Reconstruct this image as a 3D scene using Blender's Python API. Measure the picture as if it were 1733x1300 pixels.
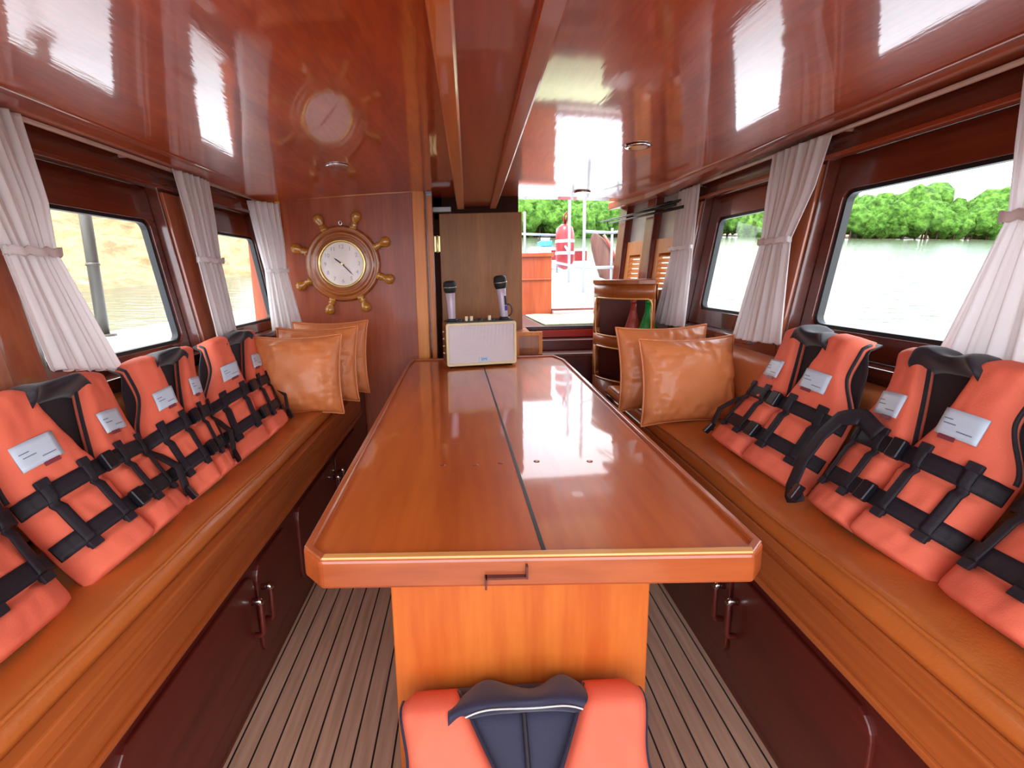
import bpy, bmesh, math, random
from mathutils import Vector, Matrix, noise
random.seed(7)
C = bpy.context.scene.collection
for o in list(bpy.data.objects): bpy.data.objects.remove(o)

# ------------------------------------------------------------------ camera
F, PX, PY, VPX, VPY, ROLL, CZ = 800., 800., 600., 790., 462., math.radians(1.5), 1.25
O = Vector((0, 0, CZ))
def camera_axes():
    d = Vector(((VPX-PX)/F, (PY-VPY)/F, 1.)).normalized()
    u = Vector((-math.sin(ROLL), math.cos(ROLL), 0)); u = (u-d*u.dot(d)).normalized()
    r = Vector((u.y*d.z-u.z*d.y, u.z*d.x-u.x*d.z, u.x*d.y-u.y*d.x))
    if r.x < 0: r = -r
    return Matrix((r, d, u))            # camera (right, up, forward) -> world
W = camera_axes()
cam = bpy.data.cameras.new('camera'); co = bpy.data.objects.new('camera', cam); C.objects.link(co)
R_, U_, F_ = W @ Vector((1,0,0)), W @ Vector((0,1,0)), W @ Vector((0,0,1))
M = Matrix((R_, U_, -F_)).transposed().to_4x4(); M.translation = O
co.matrix_world = M
cam.sensor_fit = 'HORIZONTAL'; cam.sensor_width = 36.; cam.lens = F*36/1733.
cam.shift_x = (866.5-PX)/1733.; cam.shift_y = (PY-650.)/1733.
cam.clip_start = 0.02; cam.clip_end = 2000
bpy.context.scene.camera = co

# ------------------------------------------------------------------ world, exposure
vs = bpy.context.scene.view_settings
vs.view_transform = 'Standard'; vs.look = 'None'; vs.gamma = 1; vs.use_curve_mapping = False
vs.exposure = 0.85
SKY = 3.2
wd = bpy.data.worlds.new('sky'); bpy.context.scene.world = wd; wd.use_nodes = True
nt = wd.node_tree; nt.nodes.clear()
wo = nt.nodes.new('ShaderNodeOutputWorld'); bg = nt.nodes.new('ShaderNodeBackground')
tc = nt.nodes.new('ShaderNodeTexCoord'); nz = nt.nodes.new('ShaderNodeTexNoise'); cr = nt.nodes.new('ShaderNodeValToRGB')
nz.inputs['Scale'].default_value = 2.2; nz.inputs['Detail'].default_value = 6
cr.color_ramp.elements[0].position = .38; cr.color_ramp.elements[0].color = (.72,.84,1,1)
cr.color_ramp.elements[1].position = .6; cr.color_ramp.elements[1].color = (1,.99,.97,1)
nt.links.new(tc.outputs['Generated'], nz.inputs['Vector']); nt.links.new(nz.outputs['Fac'], cr.inputs['Fac'])
nt.links.new(cr.outputs['Color'], bg.inputs['Color']); bg.inputs['Strength'].default_value = SKY
nt.links.new(bg.outputs[0], wo.inputs[0])
sl = bpy.data.lights.new('sun', 'SUN'); sl.energy = 3.0; sl.angle = .35; sl.color = (1,.95,.88)
so = bpy.data.objects.new('sun', sl); C.objects.link(so)
so.rotation_euler = (math.radians(27), 0, math.radians(-20))   # high hazy sun from astern

# ------------------------------------------------------------------ materials
def srgb(h):
    h = h.lstrip('#'); v = [int(h[i:i+2], 16)/255 for i in (0, 2, 4)]
    return tuple((c/12.92 if c <= .04045 else ((c+.055)/1.055)**2.4) for c in v)
def L(nt, a, b): nt.links.new(a, b)
def base_mat(name, rough=.5, coat=0, spec=.5, metal=0, sheen=0):
    m = bpy.data.materials.new(name); m.use_nodes = True
    b = m.node_tree.nodes['Principled BSDF']
    b.inputs['Roughness'].default_value = rough; b.inputs['Metallic'].default_value = metal
    b.inputs['Coat Weight'].default_value = coat; b.inputs['Coat Roughness'].default_value = .06
    b.inputs['Specular IOR Level'].default_value = spec; b.inputs['Sheen Weight'].default_value = sheen
    return m, m.node_tree, b
def plain(name, col, rough=.5, coat=0, spec=.5, metal=0, var=.12, vscale=6, bump=0, bscale=40, sheen=0):
    m, nt, b = base_mat(name, rough, coat, spec, metal, sheen)
    c = srgb(col)
    tc = nt.nodes.new('ShaderNodeTexCoord'); n = nt.nodes.new('ShaderNodeTexNoise'); n.inputs['Scale'].default_value = vscale; n.inputs['Detail'].default_value = 4
    r = nt.nodes.new('ShaderNodeValToRGB')
    r.color_ramp.elements[0].position = .3; r.color_ramp.elements[1].position = .7
    r.color_ramp.elements[0].color = (*[x*(1-var) for x in c], 1); r.color_ramp.elements[1].color = (*[min(1, x*(1+var)) for x in c], 1)
    L(nt, tc.outputs['Object'], n.inputs['Vector']); L(nt, n.outputs['Fac'], r.inputs['Fac']); L(nt, r.outputs['Color'], b.inputs['Base Color'])
    if bump:
        n2 = nt.nodes.new('ShaderNodeTexNoise'); n2.inputs['Scale'].default_value = bscale; n2.inputs['Detail'].default_value = 5
        bp = nt.nodes.new('ShaderNodeBump'); bp.inputs['Strength'].default_value = bump; bp.inputs['Distance'].default_value = .01
        L(nt, tc.outputs['Object'], n2.inputs['Vector']); L(nt, n2.outputs['Fac'], bp.inputs['Height']); L(nt, bp.outputs[0], b.inputs['Normal'])
    return m
def wood(name, dark, light, axis='y', rough=.3, coat=.6, freq=9, stretch=14, bump=.08, coat_rough=.06, fine=60, ior=1.5):
    m, nt, b = base_mat(name, rough, coat)
    b.inputs['Coat Roughness'].default_value = coat_rough; b.inputs['Coat IOR'].default_value = ior
    tc = nt.nodes.new('ShaderNodeTexCoord'); mp = nt.nodes.new('ShaderNodeMapping')
    s = [1, 1, 1]; s['xyz'.index(axis)] = 1/stretch; mp.inputs['Scale'].default_value = s
    L(nt, tc.outputs['Object'], mp.inputs['Vector'])
    n1 = nt.nodes.new('ShaderNodeTexNoise'); n1.inputs['Scale'].default_value = freq; n1.inputs['Detail'].default_value = 6; n1.inputs['Distortion'].default_value = 1.2
    n2 = nt.nodes.new('ShaderNodeTexNoise'); n2.inputs['Scale'].default_value = fine; n2.inputs['Detail'].default_value = 3
    L(nt, mp.outputs[0], n1.inputs['Vector']); L(nt, mp.outputs[0], n2.inputs['Vector'])
    mx = nt.nodes.new('ShaderNodeMix'); mx.data_type = 'FLOAT'; mx.inputs[0].default_value = .35
    L(nt, n1.outputs['Fac'], mx.inputs[2]); L(nt, n2.outputs['Fac'], mx.inputs[3])
    r = nt.nodes.new('ShaderNodeValToRGB'); r.color_ramp.elements[0].position = .34; r.color_ramp.elements[1].position = .66
    r.color_ramp.elements[0].color = (*srgb(dark), 1); r.color_ramp.elements[1].color = (*srgb(light), 1)
    L(nt, mx.outputs[0], r.inputs['Fac']); L(nt, r.outputs['Color'], b.inputs['Base Color'])
    if bump:
        bp = nt.nodes.new('ShaderNodeBump'); bp.inputs['Strength'].default_value = bump; bp.inputs['Distance'].default_value = .004
        L(nt, mx.outputs[0], bp.inputs['Height']); L(nt, bp.outputs[0], b.inputs['Normal']); L(nt, bp.outputs[0], b.inputs['Coat Normal'])
    return m
def floor_mat():
    m, nt, b = base_mat('teak_deck_planks', .55, 0)
    tc = nt.nodes.new('ShaderNodeTexCoord'); sx = nt.nodes.new('ShaderNodeSeparateXYZ'); L(nt, tc.outputs['Object'], sx.inputs[0])
    def mth(op, a, v):
        n = nt.nodes.new('ShaderNodeMath'); n.operation = op; L(nt, a, n.inputs[0]); n.inputs[1].default_value = v; return n.outputs[0]
    q = mth('DIVIDE', sx.outputs['X'], .0535); q = mth('ADD', q, 100.28); fr = nt.nodes.new('ShaderNodeMath'); fr.operation = 'FRACT'; L(nt, q, fr.inputs[0])
    ln = mth('LESS_THAN', fr.outputs[0], .095)
    edge = mth('GREATER_THAN', sx.outputs['X'], 10.)
    mp = nt.nodes.new('ShaderNodeMapping'); mp.inputs['Scale'].default_value = (1, .06, 1); L(nt, tc.outputs['Object'], mp.inputs[0])
    n = nt.nodes.new('ShaderNodeTexNoise'); n.inputs['Scale'].default_value = 60; n.inputs['Detail'].default_value = 4; L(nt, mp.outputs[0], n.inputs['Vector'])
    r = nt.nodes.new('ShaderNodeValToRGB'); r.color_ramp.elements[0].position = .3; r.color_ramp.elements[1].position = .7
    r.color_ramp.elements[0].color = (*srgb('#b08a74'), 1); r.color_ramp.elements[1].color = (*srgb('#cca48c'), 1)
    L(nt, n.outputs['Fac'], r.inputs['Fac'])
    mx = nt.nodes.new('ShaderNodeMix'); mx.data_type = 'RGBA'; L(nt, ln, mx.inputs[0]); L(nt, r.outputs['Color'], mx.inputs[6]); mx.inputs[7].default_value = (.006,.005,.005,1)
    L(nt, mx.outputs[2], b.inputs['Base Color'])
    return m
def glass_mat():
    m = bpy.data.materials.new('window_glass'); m.use_nodes = True; nt = m.node_tree; nt.nodes.clear()
    o = nt.nodes.new('ShaderNodeOutputMaterial'); mx = nt.nodes.new('ShaderNodeMixShader'); t = nt.nodes.new('ShaderNodeBsdfTransparent'); g = nt.nodes.new('ShaderNodeBsdfGlossy')
    lw = nt.nodes.new('ShaderNodeLayerWeight'); lw.inputs['Blend'].default_value = .5; g.inputs['Roughness'].default_value = .02
    pw = nt.nodes.new('ShaderNodeMath'); pw.operation = 'POWER'; pw.inputs[1].default_value = 5; L(nt, lw.outputs['Facing'], pw.inputs[0])
    fr = nt.nodes.new('ShaderNodeMath'); fr.operation = 'MULTIPLY_ADD'; fr.inputs[1].default_value = .6; fr.inputs[2].default_value = .04; L(nt, pw.outputs[0], fr.inputs[0])
    t.inputs['Color'].default_value = (.95,.97,.96,1)
    L(nt, fr.outputs[0], mx.inputs[0]); L(nt, t.outputs[0], mx.inputs[1]); L(nt, g.outputs[0], mx.inputs[2]); L(nt, mx.outputs[0], o.inputs[0])
    return m
def curtain_mat():
    m = bpy.data.materials.new('sheer_white_cloth'); m.use_nodes = True; nt = m.node_tree; nt.nodes.clear()
    o = nt.nodes.new('ShaderNodeOutputMaterial'); mx = nt.nodes.new('ShaderNodeMixShader'); d = nt.nodes.new('ShaderNodeBsdfDiffuse'); t = nt.nodes.new('ShaderNodeBsdfTranslucent')
    d.inputs['Color'].default_value = (.93,.89,.89,1); t.inputs['Color'].default_value = (.93,.89,.90,1); mx.inputs[0].default_value = .45
    n = nt.nodes.new('ShaderNodeTexNoise'); n.inputs['Scale'].default_value = 300; bp = nt.nodes.new('ShaderNodeBump'); bp.inputs['Strength'].default_value = .05
    L(nt, n.outputs['Fac'], bp.inputs['Height']); L(nt, bp.outputs[0], d.inputs['Normal'])
    L(nt, d.outputs[0], mx.inputs[1]); L(nt, t.outputs[0], mx.inputs[2]); L(nt, mx.outputs[0], o.inputs[0])
    return m
def water_mat():
    m, nt, b = base_mat('river_water', .12, 0)
    b.inputs['Base Color'].default_value = (.085,.095,.065,1); b.inputs['IOR'].default_value = 1.3
    tc = nt.nodes.new('ShaderNodeTexCoord'); mp = nt.nodes.new('ShaderNodeMapping'); mp.inputs['Scale'].default_value = (1.2, 4, 1); L(nt, tc.outputs['Object'], mp.inputs[0])
    n = nt.nodes.new('ShaderNodeTexNoise'); n.inputs['Scale'].default_value = .9; n.inputs['Detail'].default_value = 5; L(nt, mp.outputs[0], n.inputs['Vector'])
    bp = nt.nodes.new('ShaderNodeBump'); bp.inputs['Strength'].default_value = .35; bp.inputs['Distance'].default_value = .12
    L(nt, n.outputs['Fac'], bp.inputs['Height']); L(nt, bp.outputs[0], b.inputs['Normal'])
    return m
def multi(name, cols, scale=1., rough=.9, detail=8, bump=0, bdist=.2):
    m, nt, b = base_mat(name, rough, 0, .2)
    tc = nt.nodes.new('ShaderNodeTexCoord'); n = nt.nodes.new('ShaderNodeTexNoise'); n.inputs['Scale'].default_value = scale; n.inputs['Detail'].default_value = detail; n.inputs['Roughness'].default_value = .65
    L(nt, tc.outputs['Object'], n.inputs['Vector'])
    r = nt.nodes.new('ShaderNodeValToRGB'); k = len(cols)
    while len(r.color_ramp.elements) < k: r.color_ramp.elements.new(.5)
    for i, c in enumerate(cols):
        r.color_ramp.elements[i].position = .3+.4*i/(k-1); r.color_ramp.elements[i].color = (*srgb(c), 1)
    L(nt, n.outputs['Fac'], r.inputs['Fac']); L(nt, r.outputs['Color'], b.inputs['Base Color'])
    if bump:
        bp = nt.nodes.new('ShaderNodeBump'); bp.inputs['Strength'].default_value = bump; bp.inputs['Distance'].default_value = bdist
        L(nt, n.outputs['Fac'], bp.inputs['Height']); L(nt, bp.outputs[0], b.inputs['Normal'])
    return m
MT = dict(
    ceil=wood('varnished_ceiling_plywood', '#922e08', '#c65518', 'y', .4, 1., 5, 7, .13, .05, 90, 1.85),
    beam=wood('varnished_beam', '#883216', '#a84a22', 'y', .35, .4, 7, 14, .05),
    rail=wood('light_teak_strip', '#b0561f', '#cc7430', 'y', .3, .7, 8, 14, .04),
    wall=wood('dark_varnished_wall', '#5c2114', '#7a3020', 'z', .25, .8, 6, 12, .05),
    wally=wood('dark_varnished_boards', '#561d12', '#74301c', 'y', .25, .8, 6, 14, .05),
    post=wood('teak_window_post', '#8a3a16', '#b05a26', 'z', .25, .8, 8, 14, .05),
    bulk=wood('bulkhead_plywood', '#8a3418', '#ac5026', 'z', .45, .15, 7, 12, .03),
    trim=wood('orange_teak_trim', '#d0701c', '#ea9238', 'z', .5, .15, 8, 14, .03),
    trimy=wood('orange_teak_trim_long', '#9a4a1c', '#c06c34', 'y', .4, .5, 10, 16, .04),
    trimx=wood('orange_teak_trim_cross', '#b4602a', '#cc7a34', 'x', .3, .7, 8, 14, .03),
    table=wood('varnished_tabletop', '#b04c14', '#d26e28', 'y', .4, .9, 4, 9, .09, .05, 40, 1.5),
    rim=wood('table_rim_side', '#8e3e1e', '#b45a2a', 'x', .32, .6, 9, 8, .05),
    rimtop=wood('table_rim_long', '#a04a24', '#bc6434', 'y', .3, .8, 9, 12, .03),
    lip=wood('table_rim_top', '#d8934a', '#eab268', 'x', .3, .7, 9, 12, .03),
    ped=wood('pedestal_plank', '#bc5418', '#d27026', 'z', .5, .1, 8, 10, .03),
    cab=wood('dark_red_cabinet', '#4c130e', '#601e14', 'y', .4, .3, 6, 10, .04),
    door=wood('brown_door_veneer', '#86501e', '#aa6c34', 'z', .55, .1, 6, 8, .03, .2),
    shelf=wood('teak_shelf', '#8a4218', '#aa5a22', 'z', .4, .4, 8, 12, .04),
    louv=wood('louvre_teak', '#b8682a', '#d08440', 'z', .4, .4, 8, 12, .03),
    gap_shade=plain('dark_brown_gap_shade', '#3c1c12', .7, 0, .2), floor=floor_mat(), glass=glass_mat(), curtain=curtain_mat(), water=water_mat(),
    leather=plain('tan_leather_cushion', '#d07a46', .42, .1, .5, 0, .10, 5, .12, 220),
    seat=plain('tan_leather_seat', '#bf6a2e', .38, .12, .5, 0, .10, 4, .10, 160),
    orange=plain('orange_nylon', '#e46e55', .68, 0, .25, 0, .05, 9, .12, 350, .0),
    navy=plain('navy_lining', '#23223c', .6, 0, .35, 0, .12, 12, .1, 350, .2),
    web=plain('black_webbing', '#211b24', .6, 0, .35, 0, .15, 60, .2, 500),
    buckle=plain('black_plastic', '#17161c', .3, 0, .5, 0, .05),
    lining=plain('black_lining', '#1e1822', .6, 0, .35, 0, .12, 12, .1, 350, .2), label=plain('white_label', '#c3d2e2', .35, 0, .5, 0, .04, 20),
    ink=plain('grey_ink', '#6c7890', .5), pale_ink=plain('pale_numerals', '#a9a2b4', .5), tagm=plain('red_tag', '#7e3440', .5), greytag=plain('pale_tag', '#c3c7c4', .5),
    rubber=plain('black_rubber_seal', '#14161c', .4), chrome=plain('chrome', '#d8d8d8', .12, 0, .5, 1, .02),
    rod=plain('curtain_rail_white', '#e2ccc0', .35), white=plain('white_paint', '#e8ebee', .35, .3, .5, 0, .03),
    frost=plain('pale_painted_panel', '#a9a2a0', .3, .3, .5, 0, .08), brass=plain('brass', '#d8c48c', .3, 0, .5, .8, .05),
    gold=plain('gold_bezel', '#e8c982', .22, 0, .5, .7, .04), dial=plain('clock_dial', '#efe2dc', .4, .5),
    wheel=wood('turned_wheel_wood', '#8c4616', '#b06224', 'x', .3, .6, 8, 4, .03),
    spoke=wood('turned_handle_wood', '#a8641c', '#cc8c34', 'z', .22, .8, 8, 4, .03),
    black=plain('black_paint', '#15151a', .4), grille=plain('lilac_grille', '#d6c8cc', .45, 0, .5, .1, .04),
    bezel=plain('cream_bezel', '#e2cfa2', .4), ampw=wood('amplifier_case', '#5e3420', '#7c4a2c', 'x', .4, .3, 8, 8, .03),
    mic=plain('silver_microphone', '#cdbfd0', .3, .2, .5, .25, .03), mesh=plain('microphone_mesh', '#1c2220', .45, 0, .5, .3, .2, 300, .4, 500),
    blue=plain('blue_plastic', '#2a3fb0', .4), lblue=plain('sky_blue_plastic', '#3f8fd8', .45), red=plain('red_plastic', '#80141c', .4, .2), redp=plain('red_paint', '#b42a16', .4, .3),
    green=plain('green_glass', '#0c8a34', .25, .4), redb=plain('red_bottle', '#a03428', .3, .3), cream=plain('cream_plastic', '#ead2b4', .35),
    mat=plain('pale_green_mat', '#cdd8ae', .9, 0, .2, 0, .08, 30, .3, 200), dkgrey=plain('dark_grey_step', '#4a3c40', .4, .3),
    deckw=plain('white_deck', '#c8ced6', .25, .3, .5, 0, .04, 4), steel=plain('white_pipe', '#8d9299', .3, 0, .5, .2, .03), gpipe=plain('grey_pipe', '#5c5852', .4, 0, .5, .1, .06),
    prow=wood('weathered_prow', '#50322a', '#6e463c', 'z', .6, 0, 9, 10, .1), tuft=multi('bank_grass', ['#4c6a2c','#7c9a4a','#a4b46a'], 1.5),
    sand=multi('sandy_bank', ['#5c4a34','#84704f','#9a8666','#7e6a4e','#a8967a'], .55, .9, 10, .8, .5),
    tree=multi('mangrove_leaves', ['#1a340a','#365a18','#588430','#76a042'], .9, .8, 10, 1., .6), trunk=multi('mangrove_roots', ['#2a221a','#4a3c2e'], 2),
)

# ------------------------------------------------------------------ mesh helpers
class MB:
    def __init__(s): s.v = []; s.f = []; s.sm = []
    def add(s, vs, fs, smooth=False):
        n = len(s.v); s.v += [Vector(p) for p in vs]; s.f += [[i+n for i in f] for f in fs]; s.sm += [smooth]*len(fs); return s
    def hexa(s, p):     # 8 points: bottom 4 then top 4
        return s.add(p, [[3,2,1,0],[4,5,6,7],[0,1,5,4],[1,2,6,5],[2,3,7,6],[3,0,4,7]])
    def box(s, x0, y0, z0, x1, y1, z1):
        return s.hexa([(x0,y0,z0),(x1,y0,z0),(x1,y1,z0),(x0,y1,z0),(x0,y0,z1),(x1,y0,z1),(x1,y1,z1),(x0,y1,z1)])
    def prism(s, pts, fn, w0, w1):  # closed 2D outline mapped by fn(a, b, w)
        n = len(pts); v = [fn(a, b, w0) for a, b in pts]+[fn(a, b, w1) for a, b in pts]
        return s.add(v, [list(range(n))[::-1], list(range(n, 2*n))]+[[i, (i+1) % n, n+(i+1) % n, n+i] for i in range(n)])
    def ring(s, outer, inner, fn, w0, w1):
        n = len(outer); v = [fn(a, b, w) for w in (w0, w1) for P in (outer, inner) for a, b in P]; f = []
        for i in range(n):
            j = (i+1) % n
            f += [[i, j, n+j, n+i], [2*n+i, 3*n+i, 3*n+j, 2*n+j], [i, 2*n+i, 2*n+j, j], [n+i, n+j, 3*n+j, 3*n+i]]
        return s.add(v, f)
    def tube(s, path, r, seg=10, closed=False, cap=True):
        path = [Vector(p) for p in path]; n = len(path); rr = r if isinstance(r, (list, tuple)) else [r]*n; v = []
        up = None
        for i, p in enumerate(path):
            t = (path[(i+1) % n]-path[i-1]) if closed else (path[min(i+1, n-1)]-path[max(i-1, 0)])
            t.normalize()
            if up is None: up = Vector((0,0,1)) if abs(t.z) < .9 else Vector((1,0,0))
            a = (up-t*up.dot(t)).normalized(); b = t.cross(a); up = a
            for k in range(seg):
                th = 2*math.pi*k/seg; v.append(p+(a*math.cos(th)+b*math.sin(th))*rr[i])
        f = []
        for i in range(n if closed else n-1):
            for k in range(seg):
                j = (i+1) % n; f.append([i*seg+k, i*seg+(k+1) % seg, j*seg+(k+1) % seg, j*seg+k])
        s.add(v, f, True)
        if cap and not closed: s.add([v[k] for k in range(seg)], [list(range(seg))[::-1]]); s.add(v[-seg:], [list(range(seg))])
        return s
    def lathe(s, prof, c, ax=(0,0,1), seg=28):   # prof: (radius, height along axis)
        ax = Vector(ax).normalized(); c = Vector(c); a = (Vector((1,0,0)) if abs(ax.x) < .9 else Vector((0,0,1))); a = (a-ax*a.dot(ax)).normalized(); b = ax.cross(a)
        v = [c+ax*h+(a*math.cos(2*math.pi*k/seg)+b*math.sin(2*math.pi*k/seg))*r for r, h in prof for k in range(seg)]
        f = [[i*seg+k, i*seg+(k+1) % seg, (i+1)*seg+(k+1) % seg, (i+1)*seg+k] for i in range(len(prof)-1) for k in range(seg)]
        s.add(v, f, True)
        s.add(v[:seg], [list(range(seg))[::-1]]); s.add(v[-seg:], [list(range(seg))]); return s
    def grid(s, fn, nu, nv, smooth=True, wrap=False):
        v = [fn(i/(nu if wrap else nu-1), j/(nv-1)) for j in range(nv) for i in range(nu)]
        f = [[j*nu+i, j*nu+(i+1) % nu, (j+1)*nu+(i+1) % nu, (j+1)*nu+i] for j in range(nv-1) for i in range(nu if wrap else nu-1)]
        return s.add(v, f, smooth)
    def slab(s, fa, fb, nu, nv):    # closed pad between two grids
        s.grid(fa, nu, nv); n0 = len(s.v); s.grid(lambda a, b: fb(1-a, b), nu, nv)
        A = lambda i, j: n0-nu*nv+j*nu+i
        B = lambda i, j: n0+j*nu+(nu-1-i)
        f = []
        for i in range(nu-1): f += [[A(i,0), B(i,0), B(i+1,0), A(i+1,0)], [A(i,nv-1), A(i+1,nv-1), B(i+1,nv-1), B(i,nv-1)]]
        for j in range(nv-1): f += [[A(0,j), A(0,j+1), B(0,j+1), B(0,j)], [A(nu-1,j), B(nu-1,j), B(nu-1,j+1), A(nu-1,j+1)]]
        s.f += f; s.sm += [True]*len(f); return s
    def build(s, name, mat, parent=None, bevel=0, solid=0, seg=2, auto=True):
        off = parent.location if parent is not None and parent.parent is None else (Vector(parent['org']) if parent is not None else Vector())
        me = bpy.data.meshes.new(name); me.from_pydata([v-off for v in s.v], [], s.f)
        for p, q in zip(me.polygons, s.sm): p.use_smooth = q
        bm = bmesh.new(); bm.from_mesh(me); bmesh.ops.remove_doubles(bm, verts=bm.verts, dist=1e-6); bmesh.ops.recalc_face_normals(bm, faces=bm.faces); bm.to_mesh(me); bm.free()
        me.materials.append(MT[mat] if isinstance(mat, str) else mat)
        o = bpy.data.objects.new(name, me); C.objects.link(o)
        if parent is not None: o.parent = parent
        o['org'] = list(off)
        if solid:
            md = o.modifiers.new('Solidify', 'SOLIDIFY'); md.thickness = solid; md.offset = 0
        if bevel:
            md = o.modifiers.new('Bevel', 'BEVEL'); md.width = bevel; md.segments = seg; md.limit_method = 'ANGLE'; md.angle_limit = math.radians(40); md.harden_normals = False
        return o
def thing(name, label, cat, loc, group=None):
    o = bpy.data.objects.new(name, None); C.objects.link(o); o.location = loc; o.empty_display_size = .05
    o['label'] = label; o['category'] = cat
    if group: o['group'] = group
    bpy.context.view_layer.update(); return o
def tag(o, label, cat, group=None):
    o['label'] = label; o['category'] = cat
    if group: o['group'] = group
    return o
def struct(o): o['kind'] = 'structure'; return o
def rrect(x0, y0, x1, y1, r, n=5):
    P = []
    for cx, cy, a0 in ((x1-r, y1-r, 0), (x0+r, y1-r, 90), (x0+r, y0+r, 180), (x1-r, y0+r, 270)):
        for k in range(n+1):
            a = math.radians(a0+90*k/n); P.append((cx+r*math.cos(a), cy+r*math.sin(a)))
    return P
def orect(x0, y0, x1, y1, n=5):   # a plain rectangle with as many points as rrect
    P = []
    for cx, cy in ((x1,y1),(x0,y1),(x0,y0),(x1,y0)): P += [(cx, cy)]*(n+1)
    # spread the repeated points a hair so that faces stay valid
    return P
def lerp(a, b, t): return a+(b-a)*t
def smooth(t): t = max(0, min(1, t)); return t*t*(3-2*t)
def text_mb(mb, s, size, fn, depth=.0004):
    cu = bpy.data.curves.new('t', 'FONT'); cu.body = s; cu.size = size; cu.align_x = 'CENTER'; cu.align_y = 'CENTER'; cu.extrude = depth; cu.resolution_u = 2
    ob = bpy.data.objects.new('t', cu); me = bpy.data.meshes.new_from_object(ob)
    mb.add([fn(v.co.x, v.co.y, v.co.z) for v in me.vertices], [list(p.vertices) for p in me.polygons])
    bpy.data.objects.remove(ob); bpy.data.curves.remove(cu); bpy.data.meshes.remove(me)

# ------------------------------------------------------------------ room shell
S = .16
def WL(y, z, o=0): return Vector((-1.24+S*(1.69-z)-o, y, z))     # left wall skin, o outward
def WR(y, z, o=0): return Vector((1.30-S*(1.69-z)+o, y, z))
Y0, YB, YC = -.5, 2.95, 3.3
MB().box(-1.25, Y0, -.06, 1.35, 3.6, 0).build('floor', 'floor')['kind'] = 'structure'

def ceil_z(x): return 1.752-.055*(x/1.25)**2
def ceil_drop(y): return -.02*smooth((y-1.9)/1.6)
cb = MB()
cb.slab(lambda a, b: Vector((lerp(-1.34, 1.36, a), lerp(Y0, YC, b), ceil_z(lerp(-1.3,1.3,a))+ceil_drop(lerp(Y0,YC,b)))),
        lambda a, b: Vector((lerp(-1.34, 1.36, a), lerp(Y0, YC, b), .06+ceil_z(lerp(-1.3,1.3,a))+ceil_drop(lerp(Y0,YC,b)))), 17, 30)
struct(cb.build('ceiling', 'ceil'))

def wall(name, fn, wins, y1, sgn):
    m = MB()
    P = lambda a, b, w: fn(a, b, w)
    def bd(ya, za, yb, zb, o0=0, o1=.10): m.prism([(ya,za),(yb,za),(yb,zb),(ya,zb)], P, o0, o1)
    bd(Y0, 0, y1, .95); bd(Y0, 1.62, y1, 1.80)
    ys = [Y0]
    for a, b in wins: ys += [a, b]
    ys.append(y1)
    for i in range(0, len(ys), 2): bd(ys[i], .95, ys[i+1], 1.62)
    return struct(m.build(name, 'wally', None, .004))
winL = [(.05,.95),(1.25,1.985),(2.30,2.92)]  # first opening is an unseen window added to let in daylight
winR = [(-.15,.68),(.88,1.745),(1.95,2.62)]  # first one here is likewise out of frame, added for the lighting
wl = wall('wall_left', WL, winL, 3.02, -1); wr = wall('wall_right', WR, winR, 2.72, 1)
nwin = 0
def window(fn, a, b, side, glass):
    global nwin; nwin += 1
    e = bpy.data.objects.new('window_%d' % nwin, None); C.objects.link(e); e.location = fn((a+b)/2, .95, .05); e['kind'] = 'structure'
    bpy.context.view_layer.update()
    ga, gb, gz0, gz1 = glass
    out = rrect(a+.003, .953, b-.003, 1.617, .004); inn = rrect(ga, gz0, gb, gz1, .035)
    MB().ring(out, inn, fn, .045, .085).build('window_frame', 'wally', e, .003)
    i2 = rrect(ga+.012, gz0+.012, gb-.012, gz1-.012, .028)
    MB().ring(inn, i2, fn, .055, .08).build('rubber_seal', 'rubber', e)
    MB().add([fn(a_, b_, .066) for a_, b_ in rrect(ga+.006, gz0+.006, gb-.006, gz1-.006, .03)], [list(range(24))]).build('pane', 'glass', e)
    m = MB(); m.prism([(a-.01,.925),(b+.01,.925),(b+.01,.952),(a-.01,.952)], fn, -.018, .07)
    m.build('window_sill', 'wally', e, .004)
    return e
for a, b in winL:
    window(WL, a, b, -1, (a+.06, b-.035 if b < 2 else b-.03, 1.0, 1.487))
for a, b in winR:
    window(WR, a, b, 1, (a+.045, b-.05 if b < 2 else b-.09, 1.03, 1.50))
# vertical teak casings on the window posts, moulding strip under the header, curtain board
nt_ = 0
def trim(mb, mat, bevel=.003):
    global nt_; nt_ += 1
    return struct(mb.build('trim_%d' % nt_, mat, None, bevel))
for fn, posts in ((WL, [(.955,1.24),(1.995,2.29)]), (WR, [(.69,.87),(1.755,1.94),(2.63,2.70)])):
    for a, b in posts:
        w = (b-a)
        m = MB(); m.prism([(a,.955),(b,.955),(b,1.60),(a,1.60)], fn, -.012, .01)
        if w > .15: m.prism([(a+w*.36,.955),(a+w*.64,.955),(a+w*.64,1.60),(a+w*.36,1.60)], fn, -.022, -.01)
        trim(m, 'post')
for fn, y1 in ((WL, 2.94), (WR, 2.72)):
    m = MB(); m.prism([(Y0,1.61),(y1,1.61),(y1,1.626),(Y0,1.626)], fn, -.020, .02); trim(m, 'wally' if y1 > 2.9 else 'beam')
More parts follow.
